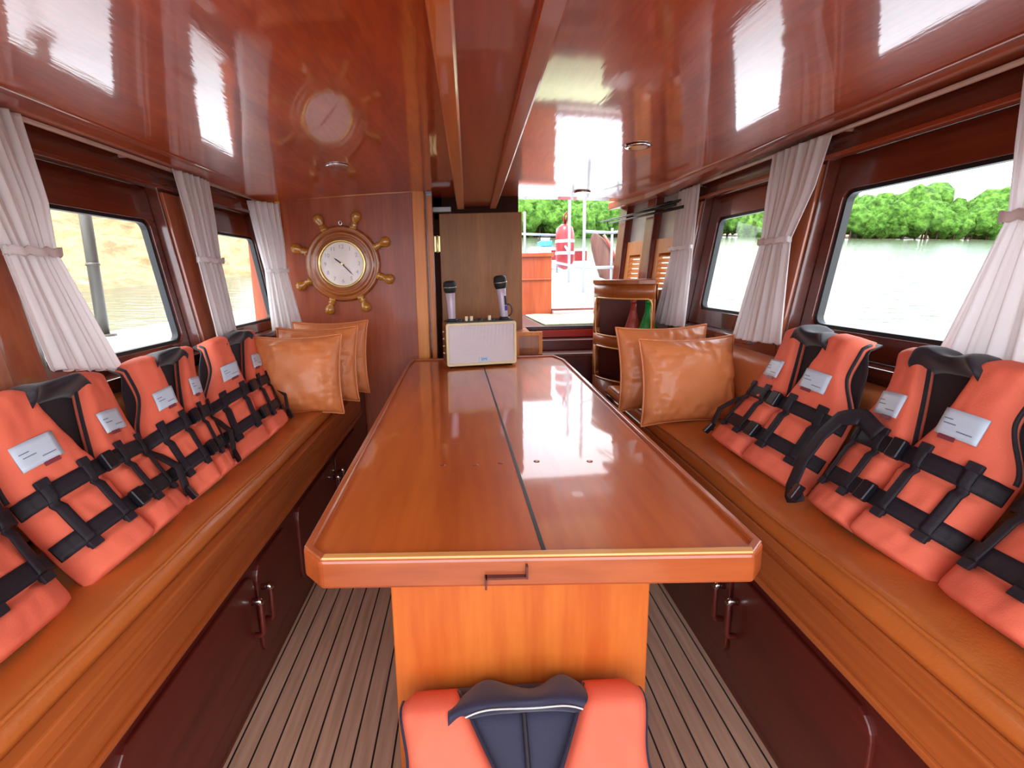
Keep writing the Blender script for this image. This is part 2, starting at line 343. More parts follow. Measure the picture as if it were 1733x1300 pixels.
# ceiling edge boards
def edge_board(sgn, pts, mat, h=.03, w=.10):
    m = MB()
    for (xa, ya, za), (xb, yb, zb) in zip(pts[:-1], pts[1:]):
        m.hexa([(xa,ya,za),(xa+sgn*w,ya,za+.02),(xb+sgn*w,yb,zb+.02),(xb,yb,zb),(xa,ya,za+h),(xa+sgn*w,ya,za+h),(xb+sgn*w,yb,zb+h),(xb,yb,zb+h)])
    return trim(m, mat, .006)
edge_board(-1, [(-1.08,Y0,1.706),(-1.08,1.3,1.706),(-1.08,2.95,1.708)], 'beam', .05, .22)
edge_board(1, [(1.15,Y0,1.698),(1.15,1.8,1.705),(1.145,2.2,1.695),(1.13,2.7,1.680),(1.10,3.0,1.668),(1.0,3.42,1.658)], 'beam', .05, .20)
# ceiling centre beam with its two light rails
m = MB(); m.hexa([(-.045,Y0,1.685),(.13,Y0,1.685),(.18,3.12,1.665),(-.035,3.12,1.665),(-.045,Y0,1.80),(.13,Y0,1.80),(.18,3.12,1.80),(-.035,3.12,1.80)])
struct(m.build('ceiling_beam', 'beam', None, .003))
for a0, a1, b0, b1, mt in ((-.055,-.012,-.050,-.005,'rail'), (.105,.155,.155,.197,'beam')):
    m = MB(); m.hexa([(a0,Y0,1.662),(a1,Y0,1.662),(b1,3.10,1.645),(b0,3.10,1.645),(a0,Y0,1.80),(a1,Y0,1.80),(b1,3.10,1.80),(b0,3.10,1.80)])
    trim(m, mt, .006)
# bulkhead with the clock, its post and its top strip
m = MB(); m.box(-1.32, YB, 0, -.30, YB+.05, 1.80); struct(m.build('wall_front', 'bulk', None, .002))
m = MB(); m.box(-.315, YB-.02, 0, -.245, YB+.07, 1.80); trim(m, 'trim')
m = MB(); m.hexa([(-1.12,YB-.012,1.70),(-.245,YB-.012,1.732),(-.245,YB+.01,1.732),(-1.12,YB+.01,1.70),(-1.12,YB-.012,1.716),(-.245,YB-.012,1.748),(-.245,YB+.01,1.748),(-1.12,YB+.01,1.716)]); trim(m, 'trimx')
m = MB(); m.box(-1.135, YB-.012, .95, -1.105, YB+.01, 1.72); trim(m, 'trim')
# inner jamb, open cabin door with brass hinge
m = MB(); m.box(-.235, YB+.06, 0, -.205, 3.14, 1.72); trim(m, 'trim')
m = MB(); m.box(-.30, 3.02, 0, -.20, 3.26, 1.75); trim(m, 'wall')
d = bpy.data.objects.new('door_1', None); C.objects.link(d); d.location = (-.17, 3.17, .70); d['kind'] = 'structure'; bpy.context.view_layer.update()
MB().box(-.172, 3.17, .62, .366, 3.205, 1.632).build('door_panel', 'door', d, .004)
m = MB(); m.box(-.205, 3.158, 1.39, -.168, 3.172, 1.49); m.tube([(-.186,3.156,1.385),(-.186,3.156,1.495)], .008)
m.build('hinge', 'brass', d, .001)
# header lowered and filler added by the door, gap shade painted as dark brown
m = MB(); m.box(-.30, 3.22, 1.60, .35, 3.30, 1.80); m.box(-.32, 3.22, 0, -.15, 3.30, 1.80); trim(m, 'gap_shade')
m = MB(); m.box(-.205, 3.15, 1.64, -.09, 3.24, 1.672); trim(m, 'frost')

# forward end: step, sill, half wall, side wall with louvres
m = MB(); m.box(-.2, 3.30, 0, 1.08, 4.28, .868); m.box(-.2, 3.26, .845, 1.08, 3.30, .872); trim(m, 'dkgrey', .006)
m = MB(); m.box(.47, 3.25, .795, 1.06, 3.262, .845); trim(m, 'redp')
m = MB(); m.box(.40, 3.02, 0, 1.06, 3.25, .70); m.box(.38, 2.99, .70, 1.06, 3.25, .722); m.box(.40, 3.14, .722, 1.06, 3.25, .79); trim(m, 'cab', .004)
m = MB(); m.box(-1.3, 4.28, .0, .76, 4.33, 1.385); m.box(-1.3, 4.26, 1.375, .775, 4.35, 1.41); m.box(-1.3, 4.268, 1.17, .76, 4.285, 1.185); struct(m.build('wall_bow', 'bulk', None, .004))
m = MB(); m.box(.76, 4.27, .0, 1.5, 4.36, .912); trim(m, 'cab', .004)
m = MB(); m.box(.76, 4.20, .868, 1.3, 4.27, .895); trim(m, 'frost', .003)
t = thing('low_cabinet', 'small orange framed cupboard below the step behind the amplifier', 'cabinet', (.38, 3.2, 0))
m = MB(); m.ring(orect(.30,.55,.475,.868), orect(.325,.58,.45,.842), lambda a, b, w: Vector((a, w, b)), 3.0, 3.02); m.build('door_frame', 'trim', t, .002)
MB().box(.30, 3.02, .0, .395, 3.29, .868).build('body', 'shelf', t)
MB().box(.325, 3.006, .58, .45, 3.018, .842).build('door_panel', 'shelf', t)
m = MB()
m.grid(lambda a, b: Vector((lerp(.50, 1.08, a)+.10*(1-b)*(1-a)*-.0+.045*(1-b)*(1-a), lerp(3.29, 4.1, b), .876+.004*math.sin(9*a)*b)), 12, 10)
tag(m.build('floor_mat', 'mat', None, 0, .008), 'pale green mat lying on the bow step', 'mat')
# right side wall forward of the windows: two posts, pale panels, louvred shutters
def FR(y, z, o=0): return Vector((1.258-.246*(y-2.7)-.10*(1.3-z)+o, y, z))
m = MB(); m.prism([(2.72,0),(3.42,0),(3.42,1.02),(2.72,1.02)], FR, 0, .05); m.prism([(2.72,1.40),(3.42,1.40),(3.42,1.70),(2.72,1.70)], FR, .02, .05); struct(m.build('wall_right_forward', 'frost', None, .002))
for a, b in ((3.34,3.42),(3.03,3.11),(2.70,2.76)):
    m = MB(); m.prism([(a,0),(b,0),(b,1.70),(a,1.70)], FR, -.03, .06); trim(m, 'wall')
for i, (a, b) in enumerate(((2.77,3.02),(3.12,3.33))):
    t = thing('louvre_shutter', ['louvred teak shutter beside the last right curtain','louvred teak shutter nearest the bow opening'][i], 'shutter', FR((a+b)/2, 1.02, .02), 'louvred shutters above the corner shelf')
    m = MB(); m.ring(rrect(a,1.02,b,1.43,.002), rrect(a+.05,1.12,b-.04,1.34,.008), FR, 0, .03); m.build('frame', 'louv', t, .002)
    for k in range(7):
        z = 1.13+k*.031; m = MB()
        m.hexa([FR(a+.05,z,.004),FR(b-.04,z,.004),FR(b-.04,z+.006,.004),FR(a+.05,z+.006,.004),FR(a+.05,z+.018,.028),FR(b-.04,z+.018,.028),FR(b-.04,z+.024,.028),FR(a+.05,z+.024,.028)])
        m.build('slat', 'louv', t)
for i, (za, ya, yb, ox) in enumerate(((1.60,2.74,3.50,-.10),(1.585,2.72,3.46,-.06),(1.63,2.78,3.2,-.03))):
    m = MB(); m.tube([FR(ya, za, ox), FR(lerp(ya,yb,.5), za-.006, ox-.012), FR(yb, za-.012, ox-.02)], [.009,.007,.004], 8)
    m.tube([FR(ya+.10, za, ox), FR(ya+.16, za, ox-.002)], .010, 10)
    tag(m.build('fishing_rod', 'black'), ['black rod under the right ceiling edge, nearest the aisle','black rod under the right ceiling edge, lowest of three','short black rod under the right ceiling edge, highest of three'][i], 'rod', 'rods stowed under the ceiling edge')

# ------------------------------------------------------------------ curtain rails and curtains
def rail(fn, ya, yb, z, label):
    t = thing('curtain_rail', label, 'curtain rail', fn(lerp(ya,yb,.5), z, -.02))
    m = MB(); m.tube([fn(ya,z,-.035), fn(yb,z,-.035)], .008, 8); m.build('rod', 'rod', t)
    for k in range(4):
        y = lerp(ya+.02, yb-.02, k/3); m = MB(); m.tube([fn(y,z,-.035), fn(y,z,.004)], .006, 8); m.build('bracket', 'rod', t)
rail(WL, Y0+.1, 2.93, 1.695, 'long pale curtain rail above the windows on the left wall')
rail(WR, Y0+.1, 2.71, 1.69, 'long pale curtain rail above the windows on the right wall')
def curtain(levels, nrm, label, folds=7, amp=.010):
    # levels: (v, left point, right point); v=0 top, 1 bottom ; one of them is the tie
    lv = [(v, Vector(a), Vector(b)) for v, a, b in levels]
    def at(v):
        for (va, la, ra), (vb, lb, rb) in zip(lv[:-1], lv[1:]):
            if v <= vb:
                s = (v-va)/(vb-va); return la.lerp(lb, smooth(s)*.5+s*.5), ra.lerp(rb, smooth(s)*.5+s*.5)
        return lv[-1][1], lv[-1][2]
    n = Vector(nrm).normalized(); c = (lv[-1][1]+lv[-1][2])/2
    t = thing('curtain', label, 'curtain', c, 'white tied curtains')
    ph = random.random()*6
    vt = lv[2][0] if len(lv) > 3 else lv[1][0]
    def fn(u, v, extra=0):
        a, b = at(v); p = a.lerp(b, u)
        k = amp*(.55+.9*abs(v-vt))
        w = math.sin(u*folds*2*math.pi+ph+.7*math.sin(3*v))*k+.6*k*math.sin(u*folds*3.3*math.pi+2+ph)
        bulge = .012*math.sin(math.pi*u)
        return p+n*(w+bulge+extra)+Vector((0, 0, .004*math.sin(u*folds*2*math.pi+ph) if v > .98 else 0))
    m = MB(); m.grid(lambda u, v: fn(u, v), 90, 44); m.build('cloth', 'curtain', t, 0, .0015)
    a, b = at(vt); m = MB(); up = Vector((0,0,1))
    R = []
    for i in range(28):
        th = 2*math.pi*i/28; e = (b-a)/2
        R.append((a+b)/2+e*1.02*math.cos(th)+n*(.010+.024*math.sin(th)))
    def band(u, v):
        i = int(round(u*28)) % 28; return R[i]+up*(lerp(-.011,.011,v)+.004*math.sin(i*2.3))+n*.004*math.sin(i*1.9)
    m.grid(band, 28, 5, True, True); m.build('tie_band', 'curtain', t, 0, .005)
    return t
NL, NR = (1,0,-.1), (-1,0,-.1)
o_ = -.045
curtain([(0, WL(1.12,1.70,o_), WL(1.37,1.70,o_)), (.35, WL(1.17,1.47,o_), WL(1.375,1.47,o_)), (.55, WL(1.20,1.335,o_), WL(1.352,1.335,o_)), (1, WL(1.20,1.03,-.06), WL(1.43,.985,-.06))], NL, 'white tied curtain hanging at left behind the two nearest left life jackets', 7)
curtain([(0, WL(2.04,1.70,o_), WL(2.32,1.70,o_)), (.3, WL(2.05,1.5,o_), WL(2.28,1.5,o_)), (.55, WL(2.05,1.335,o_), WL(2.24,1.335,o_)), (1, WL(2.02,1.0,-.05), WL(2.19,1.0,-.05))], NL, 'white tied curtain on the post between the two left windows', 7)
curtain([(0, (-1.215,2.76,1.68), (-1.085,2.88,1.675)), (.3, (-1.18,2.76,1.45), (-1.075,2.89,1.45)), (.45, (-1.16,2.78,1.29), (-1.07,2.88,1.29)), (1, (-1.115,2.70,.925), (-.985,2.84,.925))], (1,-.9,0), 'white tied curtain in the corner left of the ship wheel clock', 5, .010)
curtain([(0, WR(2.0,1.69,o_), WR(1.70,1.69,o_)), (.3, WR(1.98,1.52,o_), WR(1.715,1.52,o_)), (.5, WR(1.95,1.345,o_), WR(1.775,1.345,o_)), (1, WR(1.985,.95,-.05), WR(1.69,.965,-.05))], NR, 'white tied curtain on the post between the two right windows', 7)
curtain([(0, WR(2.86,1.685,o_), WR(2.61,1.685,o_)), (.3, WR(2.85,1.50,o_), WR(2.58,1.50,o_)), (.5, WR(2.82,1.36,o_), WR(2.55,1.36,o_)), (1, WR(2.86,.93,-.05), WR(2.44,.94,-.05))], NR, 'white tied curtain right of the louvred shutters, above the corner shelf', 7)
curtain([(0, WR(1.13,1.69,o_), WR(.84,1.69,o_)), (.3, WR(1.10,1.5,o_), WR(.86,1.5,o_)), (.5, WR(1.07,1.345,o_), WR(.90,1.345,o_)), (1, WR(1.13,1.0,-.05), WR(.80,1.0,-.05))], NR, 'white tied curtain at the right edge behind the largest right life jacket', 7)

# ------------------------------------------------------------------ benches
def bench(sgn, xf, xw, yend, label, doors, hp):
    t = thing('bench_cabinet', label, 'bench', (xf, 1., 0))
    m = MB(); s = sgn
    def bxx(m, xa, y0, z0, xb, y1, z1): m.box(min(xa,xb), y0, z0, max(xa,xb), y1, z1)
    wz = lambda z: (-1.24+S*(1.69-z)+.006) if s < 0 else (1.30-S*(1.69-z)-.006)
    m.hexa([(xf,Y0,0),(wz(0),Y0,0),(wz(0),yend,0),(xf,yend,0),(xf,Y0,.575),(wz(.575),Y0,.575),(wz(.575),yend,.575),(xf,yend,.575)]); m.build('body', 'cab', t, .003)
    # front trim board with moulded lip, rounded away at the forward end
    R = .22
    def plan(o, n=8):
        P = [(xf-s*o, Y0), (xf-s*o, yend-R)]
        for k in range(1, n+1):
            a = math.radians(90*k/n); P.append((xf+s*R-s*(R+o)*math.cos(a), yend-R+(R+o)*math.sin(a)))
        return P
    for nm, z0, z1, o in (('front_board', .445, .560, .016), ('top_lip', .562, .590, .022), ('bead', .530, .540, .022), ('lower_lip', .440, .458, .024)):
        m = MB(); A, B = plan(o), plan(-.02)
        for i in range(len(A)-1):
            a, b, c, d_ = A[i], A[i+1], B[i+1], B[i]
            m.hexa([(*a,z0),(*b,z0),(*c,z0),(*d_,z0),(*a,z1),(*b,z1),(*c,z1),(*d_,z1)])
        m.build(nm, 'trimy', t, .004)
    for y0, y1, hy in doors:
        fx = xf-s*.010
        fn = lambda a, b, w: Vector((xf-s*w, a, b))
        dm = MB(); dm.prism(rrect(y0, .09, y1, .40, .05), fn, -.004, .010); dd = dm.build('door', 'cab', t, .004)
        h = MB(); h.tube([fn(hy,.315,.008), fn(hy,.315,.03), fn(hy,.305,.036), fn(hy,.215,.036), fn(hy,.205,.03), fn(hy,.205,.008)], .008, 8); h.build('handle', 'cab', dd)
        h = MB(); h.tube([fn(hy,.312,.008), fn(hy,.318,.034), fn(hy,.308,.040)], .0085, 8); h.build('handle_glint', 'chrome', dd)  # chrome piece stands for the white highlight atop the dark handle
    return t
bench(-1, -.665, -1.08, 2.90, 'dark red bench cabinet along the left wall with orange wood front edge', [(.72,1.275,1.25),(1.295,1.55,1.32),(1.65,2.14,2.11),(2.16,2.6,2.19)], 0)
bench(1, .752, 1.14, 2.52, 'dark red bench cabinet along the right wall with orange wood front edge', [(.75,1.215,1.19),(1.235,1.40,1.26),(1.55,2.0,1.97),(2.02,2.4,2.05)], 0)
def seat_pad(sgn, xf, xb, y0, y1, z0, z1, label):
    def top(a, b):
        x = lerp(xf, xb, a); y = lerp(y0, y1, b)
        e = min(a/.07, 1); e = math.sqrt(max(0, 1-(1-e)**2)); f = min(min(b, 1-b)/.02, 1); e *= math.sqrt(max(0, 1-(1-f)**2))
        wav = .010*noise.noise(Vector((x*3, y*2.2, 1)))+.0035*noise.noise(Vector((x*5, y*14, 4)))
        return Vector((x-sgn*-.0, y, z0+(z1-z0)*(.25+.75*e)+wav*e))
    def bot(a, b): return Vector((lerp(xf, xb, a), lerp(y0, y1, b), z0))
    t = thing('bench_cushion', label, 'cushion', ((xf+xb)/2, (y0+y1)/2, z0))
    m = MB(); m.slab(top, bot, 26, 160); m.build('pad', 'seat', t)
    m = MB(); m.tube([(top(.035, k/120)+Vector((sgn*-.002,0,.001))) for k in range(2, 119)], .004, 6); m.build('piping', 'seat', t)
seat_pad(-1, -.672, -1.055, Y0, 2.62, .592, .636, 'long tan leather seat cushion on the left bench')
seat_pad(1, .735, 1.12, Y0, 2.50, .592, .640, 'long tan leather seat cushion on the right bench')
def back_pad(fn, y0, y1, label):
    def fr(a, b):
        y = lerp(y0, y1, a); z = lerp(.645, .905, b); e = math.sqrt(max(0, 1-abs(2*b-1)**5))
        return fn(y, z, -.012-.05*e-.004*noise.noise(Vector((y*5, z*6, 2))))
    m = MB(); m.slab(fr, lambda a, b: fn(lerp(y0,y1,a), lerp(.645,.905,b), -.002), 60, 14)
    tag(m.build('backrest_cushion', 'leather'), label, 'cushion')
back_pad(WL, Y0, 2.72, 'long tan leather backrest along the left wall behind the life jackets')
back_pad(WR, Y0, 2.5, 'long tan leather backrest along the right wall behind the life jackets')

# ------------------------------------------------------------------ table
TZ = .74
t = thing('dining_table', 'long varnished wooden table with clipped corners in the middle of the cabin', 'table', (.1, 1.8, 0))
tp = [(-.329,.836),(-.284,.792),(.508,.774),(.545,.81),(.56,2.72),(.525,2.865),(-.345,2.85),(-.36,2.70)]
cen = Vector((.1, 1.8)); 
def inset(P, d):
    n = len(P); Q = []
    for i in range(n):
        p0, p, p1 = Vector(P[i-1]), Vector(P[i]), Vector(P[(i+1) % n])
        e0 = (p-p0).normalized(); e1 = (p1-p).normalized(); n0 = Vector((-e0.y, e0.x)); n1 = Vector((-e1.y, e1.x))
        b = (n0+n1).normalized(); Q.append(tuple(p+b*(d/max(.3, b.dot(n0)))))
    return Q
fz = lambda a, b, w: Vector((a, b, w))
tin = inset(tp, .016)
MB().prism(inset(tp, .012), fz, TZ-.045, TZ-.010).build('tabletop', 'table', t)
m = MB(); m.ring(tp, tin, fz, TZ-.062, TZ-.004); m.build('rim', 'rim', t, .006)
m = MB(); m.ring(inset(tp, .002), inset(tp, .017), fz, TZ-.006, TZ); m.build('rim_top', 'rimtop', t, .003)
m = MB(); m.prism([(-.281,.7935),(.506,.7755),(.512,.7915),(-.279,.8095)], fz, TZ-.004, TZ+.0012); m.build('front_lip', 'lip', t, .002)
m = MB(); m.hexa([(.128,.81,TZ-.0102),(.136,.81,TZ-.0102),(.078,2.83,TZ-.0102),(.072,2.83,TZ-.0102),(.128,.81,TZ-.0088),(.136,.81,TZ-.0088),(.078,2.83,TZ-.0088),(.072,2.83,TZ-.0088)]); m.build('seam', 'black', t)
for (a, b) in ((-.06,1.23),(.03,1.225),(.10,1.235),(.20,1.24),(.345,1.23)):
    m = MB(); m.lathe([(.0085,0),(.0085,.0006),(.004,.001)], (a-.02, b, TZ-.010), (0,0,1), 14); m.build('plug', 'beam', t)
m = MB(); m.box(.02, .7745, TZ-.040, .095, .786, TZ-.036); m.box(.018, .7745, TZ-.060, .022, .786, TZ-.036); m.box(.093, .7735, TZ-.040, .097, .786, TZ-.015); m.build('scarf_joint', 'cab', t)
for y in (.95, 2.45):
    m = MB(); m.box(-.188, y, 0, .392, y+.045, TZ-.05); m.build('pedestal', 'ped', t, .004)
m = MB(); m.box(.08, .995, .25, .12, 2.45, .36); m.build('stretcher', 'ped', t, .003)

# ------------------------------------------------------------------ amplifier and microphones
ang = math.atan2(.065, .39); ax = Vector((math.cos(ang), math.sin(ang), 0)); ay = Vector((-math.sin(ang), math.cos(ang), 0)); A0 = Vector((-.121, 2.553, TZ-.009))
def AM(a, b, c): return A0+ax*a+ay*b+Vector((0, 0, c))
AW, AH, AD = .394, .25, .17
t = thing('portable_amplifier', 'portable amplifier with lilac ribbed grille and cream frame on the table end', 'amplifier', AM(AW/2, AD/2, 0))
f3 = lambda a, b, w: AM(a, w, b)
m = MB(); m.prism(rrect(.0, .012, AW, AH, .012), f3, .012, AD); m.build('case', 'ampw', t, .003)
m = MB(); m.ring(rrect(0,.012,AW,AH,.014), rrect(.014,.026,AW-.014,AH-.014,.008), f3, -.004, .016); m.build('frame', 'bezel', t, .003)
m = MB(); m.prism(rrect(.012,.024,AW-.012,AH-.012,.006), f3, .004, .014)
nr = 46
for k in range(nr):
    x = lerp(.017, AW-.017, k/(nr-1)); m.hexa([AM(x-.0022,.004,.028),AM(x+.0022,.004,.028),AM(x+.0022,.006,.028),AM(x-.0022,.006,.028),AM(x-.0012,.0005,AH-.016),AM(x+.0012,.0005,AH-.016),AM(x+.0022,.006,AH-.016),AM(x-.0022,.006,AH-.016)])
for z in (.075, .11, .145, .18, .21):
    m.hexa([AM(.03,-.0005,z-.002),AM(.225,-.0005,z-.002),AM(.225,.004,z-.002),AM(.03,.004,z-.002),AM(.03,-.0005,z+.002),AM(.225,-.0005,z+.002),AM(.225,.004,z+.002),AM(.03,.004,z+.002)])
m.build('grille', 'grille', t)
m = MB(); m.prism(rrect(.178,.030,.238,.058,.004), f3, -.006, .0); bd = m.build('badge', 'label', t)
m = MB(); text_mb(m, 'EMI', .021, lambda a, b, c: AM(.208+a, -.0065-c, .0445+b)); m.build('badge_text', 'blue', bd)
m = MB(); m.prism(rrect(.01,.02,AW-.01,AD-.012,.006), lambda a, b, w: AM(a, b, w), AH-.001, AH+.006); m.build('control_panel', 'black', t, .001)
for x, r, mt, h in ((.122,.0085,'cream',.026),(.150,.0085,'cream',.026),(.253,.0085,'cream',.026),(.085,.010,'black',.012),(.20,.012,'black',.012),(.275,.010,'black',.010)):
    m = MB(); m.lathe([(r*1.1,0),(r,h*.3),(r,h),(r*.8,h+.002)], AM(x,.05,AH+.004), (0,0,1), 16); m.build('knob', mt, t)
for x, y in ((.03,.03),(AW-.03,.03),(.03,AD-.03),(AW-.03,AD-.03)):
    m = MB(); m.lathe([(.012,0),(.014,.014)], AM(x,y,0), (0,0,1), 14); m.build('foot', 'rubber', t)
for x in (.045, .345):
    m = MB(); m.lathe([(.030,0),(.030,.010),(.024,.016)], AM(x,.075,AH+.004), (0,0,1), 20); m.build('microphone_holder', 'black', t)
for i, z in enumerate((.08,.12,.16,.20)):
    m = MB(); m.lathe([(.006,0),(.006,.012)], AM(.0,.06,z), -ax, 12); m.build('socket', 'brass', t)
def mic(base, top, label, switch):
    base, top = Vector(base), Vector(top); d = (top-base); L_ = d.length; d.normalize()
    t = thing('microphone', label, 'microphone', base, 'cordless microphones standing on the amplifier')
    m = MB(); m.lathe([(0.0175,0),(0.0203,.01),(0.0231,L_*.5),(0.0266,L_*.70),(0.0287,L_*.72)], base, d); m.build('handle', 'mic', t)
    m = MB(); m.lathe([(0.0280,L_*.70),(0.0329,L_*.74),(0.0357,L_*.80),(0.0367,L_*.835),(0.0367,L_*.845),(0.0364,L_*.90),(0.0329,L_*.97),(0.0238,L_),(0.0084,L_*1.005)], base, d); m.build('head', 'mesh', t)
    m = MB(); m.lathe([(0.0367,L_*.832),(0.0385,L_*.836),(0.0385,L_*.848),(0.0367,L_*.852)], base, d); m.build('ring', 'chrome', t)
    if switch:
        c = base+d*L_*.42; sx = Vector((.7,-.714,0)).normalized(); sd = d.cross(sx).normalized()
        m = MB(); m.hexa([c+sx*.019+sd*a*.007+d*b*.026+sx*w*.006 for w in (0,1) for a, b in ((-1,-1),(1,-1),(1,1),(-1,1))]); m.build('display', 'black', t, .001)
        c = base+d*L_*.24; m = MB(); m.hexa([c+sx*.018+sd*a*.008+d*b*.014+sx*w*.006 for w in (0,1) for a, b in ((-1,-1),(1,-1),(1,1),(-1,1))]); m.build('switch', 'blue', t, .001)
mic(AM(.045,.075,AH+.012), AM(.036,.068,AH+.228), 'silver microphone with black head, on the left end of the amplifier', False)
mic(AM(.345,.075,AH+.012), AM(.318,.07,AH+.250), 'silver microphone with dark display, leaning at the right end of the amplifier', True)
cc = AM(.382,.13,AH+.052); m = MB(); m.tube([cc+ax*.024*math.cos(a*.5236)+Vector((0,0,.034*math.sin(a*.5236))) for a in range(12)], .006, 8, True)
m.tube([cc+ax*.024*math.cos(-1.57)+Vector((0,0,-.034)), cc+Vector((0,0,-.055))], .006, 8)
tag(m.build('cable_loop', 'prow'), 'small brown loop standing behind the right microphone', 'cable')

# ------------------------------------------------------------------ ship wheel clock
cc = Vector((-.752, YB-.001, 1.322)); YN = (0,-1,0)
t = thing('ship_wheel_clock', 'wooden ship wheel wall clock with eight turned handles on the bulkhead', 'clock', cc)
m = MB(); m.lathe([(.10,0),(.222,0),(.228,.012),(.222,.024),(.210,.028),(.204,.022),(.196,.022),(.190,.030),(.176,.032),(.168,.024),(.160,.024),(.150,.030),(.138,.026),(.10,.026)], cc, YN, 72); m.build('wheel_rim', 'wheel', t)
m = MB(); m.lathe([(.122,.022),(.140,.024),(.145,.036),(.138,.042),(.130,.036),(.128,.026)], cc, YN, 64); m.build('bezel', 'gold', t)
m = MB(); m.lathe([(.132,.020),(.132,.030)], cc, YN, 64); dl = m.build('dial', 'dial', t)
for h in range(1, 13):
    m = MB()
    a = math.radians(90-30*h); px_, pz_ = .102*math.cos(a), .102*math.sin(a)
    text_mb(m, str(h), .034, lambda u, v, w, px_=px_, pz_=pz_: cc+Vector((px_+u, -.0305-w, pz_+v))); m.build('numeral', 'pale_ink', dl)

def hand(ang, ln, w, y, nm):
    a = math.radians(90-ang); d = Vector((math.cos(a),0,math.sin(a))); s = Vector((-d.z,0,d.x)); c = cc+Vector((0,-y,0)); m = MB()
    m.prism([(-w,-.015),(w,-.015),(w*.8,ln*.7),(0,ln),(-w*.8,ln*.7)], lambda p, q, k: c+s*p+d*q+Vector((0,-k,0)), 0, .0015); m.build(nm, 'black', t)
hand(308, .062, .0045, .032, 'hour_hand'); hand(137, .098, .0032, .034, 'minute_hand')
m = MB(); m.lathe([(.007,.032),(.007,.038)], cc, YN, 16); m.build('hub', 'gold', t)
for k in range(8):
    a = math.radians(22.5+45*k+3); d = Vector((math.cos(a),0,math.sin(a))); m = MB()
    m.lathe([(.019,.215),(.024,.230),(.016,.236),(.025,.245),(.016,.252),(.018,.262),(.029,.280),(.031,.298),(.025,.314),(.012,.322)], cc+Vector((0,-.018,0)), d, 18); m.build('handle', 'spoke', t)
m = MB(); m.tube([cc+Vector((.010*math.cos(b),-.006,.243+.012*math.sin(b))) for b in [x*.6283 for x in range(10)]], .003, 6, True); m.build('hanger', 'chrome', t)

# ------------------------------------------------------------------ pillows
def pillow(c, u, v, half_w, half_h, thick, label, seed):
    c, u, v = Vector(c), Vector(u).normalized(), Vector(v).normalized(); n = u.cross(v).normalized()
    def sh(a, b, sg):
        x, y = 2*a-1, 2*b-1
        pin = lambda p, q: p*(1-.085*(1-q*q)*abs(p)**3)
        X, Yv = pin(x, y), pin(y, x)
        h = (max(0, (1-abs(x)**2.6)*(1-abs(y)**2.6)))**.62
        edge = max(abs(x), abs(y))
        wr = noise.noise(Vector((x*2.4+seed*7, y*2.4, seed)))*.10+(.22*noise.noise(Vector((x*9+seed, y*3.5, 3+sg)))*smooth((edge-.3)/.6)+.18*noise.noise(Vector((x*3.5+seed, y*9, 5+sg)))*smooth((edge-.3)/.6))
        return c+u*X*half_w+v*(Yv*half_h)+n*sg*thick*h*(1+wr)
    t = thing('throw_pillow', label, 'pillow', c-v*half_h, 'tan leather throw pillows')
    m = MB(); m.grid(lambda a, b: sh(a, b, 1), 40, 40); m.grid(lambda a, b: sh(1-a, b, -1), 40, 40); m.build('cover', 'leather', t)
    m = MB(); P = []
    for k in range(160):
        s = k/160*4; q = s % 1
        a, b = ((q,0),(1,q),(1-q,1),(0,1-q))[int(s)]; P.append(sh(a, b, 1))
    m.tube(P, .0045, 6, True); m.build('piping', 'leather', t)
pillow((-.79,2.14,.805), (1,.06,0), (-.02,.22,1), .205, .185, .085, 'tan leather pillow, front of the stack under the ship wheel clock', 1)
pillow((-.76,2.34,.815), (1,.02,0), (.0,.20,1), .205, .190, .075, 'tan leather pillow, middle of the stack under the ship wheel clock', 2)
pillow((-.745,2.52,.82), (1,-.02,0), (.0,.17,1), .205, .195, .075, 'tan leather pillow, last of the stack against the clock wall', 3)
pillow((.885,1.86,.80), (1,.10,0), (.02,.22,1), .205, .175, .09, 'tan leather pillow, front one on the right bench beside the table', 4)
pillow((.86,2.05,.815), (1,.08,0), (.0,.2,1), .21, .185, .08, 'tan leather pillow, behind the front pillow on the right bench', 5)

# ------------------------------------------------------------------ corner shelf and its bottles
t = thing('corner_shelf', 'rounded open teak corner shelf at the forward end of the right bench', 'shelf', (1.16, 2.9, 0))
sc = Vector((1.15, 2.92)); SR = .37
def arc(a, z, r): th = math.radians(lerp(178, 250, a)); return Vector((sc.x+r*math.cos(th), sc.y+r*math.sin(th), z))
# face with two rounded openings per row
fnS = lambda a, b, w: arc(a, b, SR-w)
def strip(a0, a1, z0, z1, m):
    n = max(2, int((a1-a0)*24)); 
    m.slab(lambda u, v: arc(lerp(a0,a1,u), lerp(z0,z1,v), SR), lambda u, v: arc(lerp(a0,a1,u), lerp(z0,z1,v), SR-.025), n+1, 3)
m = MB(); zs = [(0,.60),(.795,.865),(1.085,1.165)]
rows = [(.60,.795),(.865,1.085)]
for z0, z1 in zs: strip(0, 1, z0, z1, m)
for z0, z1 in rows: strip(0, .11, z0, z1, m); strip(.965, 1, z0, z1, m)
def fillet(ca, cz, sa, sz, m, r=.035, ra=.055):
    P = [(ca, cz)]+[(ca+sa*ra*(1-math.sin(math.radians(90*k/5))), cz+sz*r*(1-math.cos(math.radians(90*k/5)))) for k in range(6)]
    m.prism(P, fnS, 0, .025)
for z0, z1 in rows:
    for ca, sa in ((.11,1),(.965,-1)):
        for cz, sz in ((z0,1),(z1,-1)): fillet(ca, cz, sa, sz, m)
m.build('curved_front', 'shelf', t)
def sector(r, n=16): return [(sc.x, sc.y)]+[(arc(k/n,0,r).x, arc(k/n,0,r).y) for k in range(n+1)]
m = MB(); m.prism(sector(SR+.006), fz, 1.165, 1.19); m.build('top', 'shelf', t, .003)
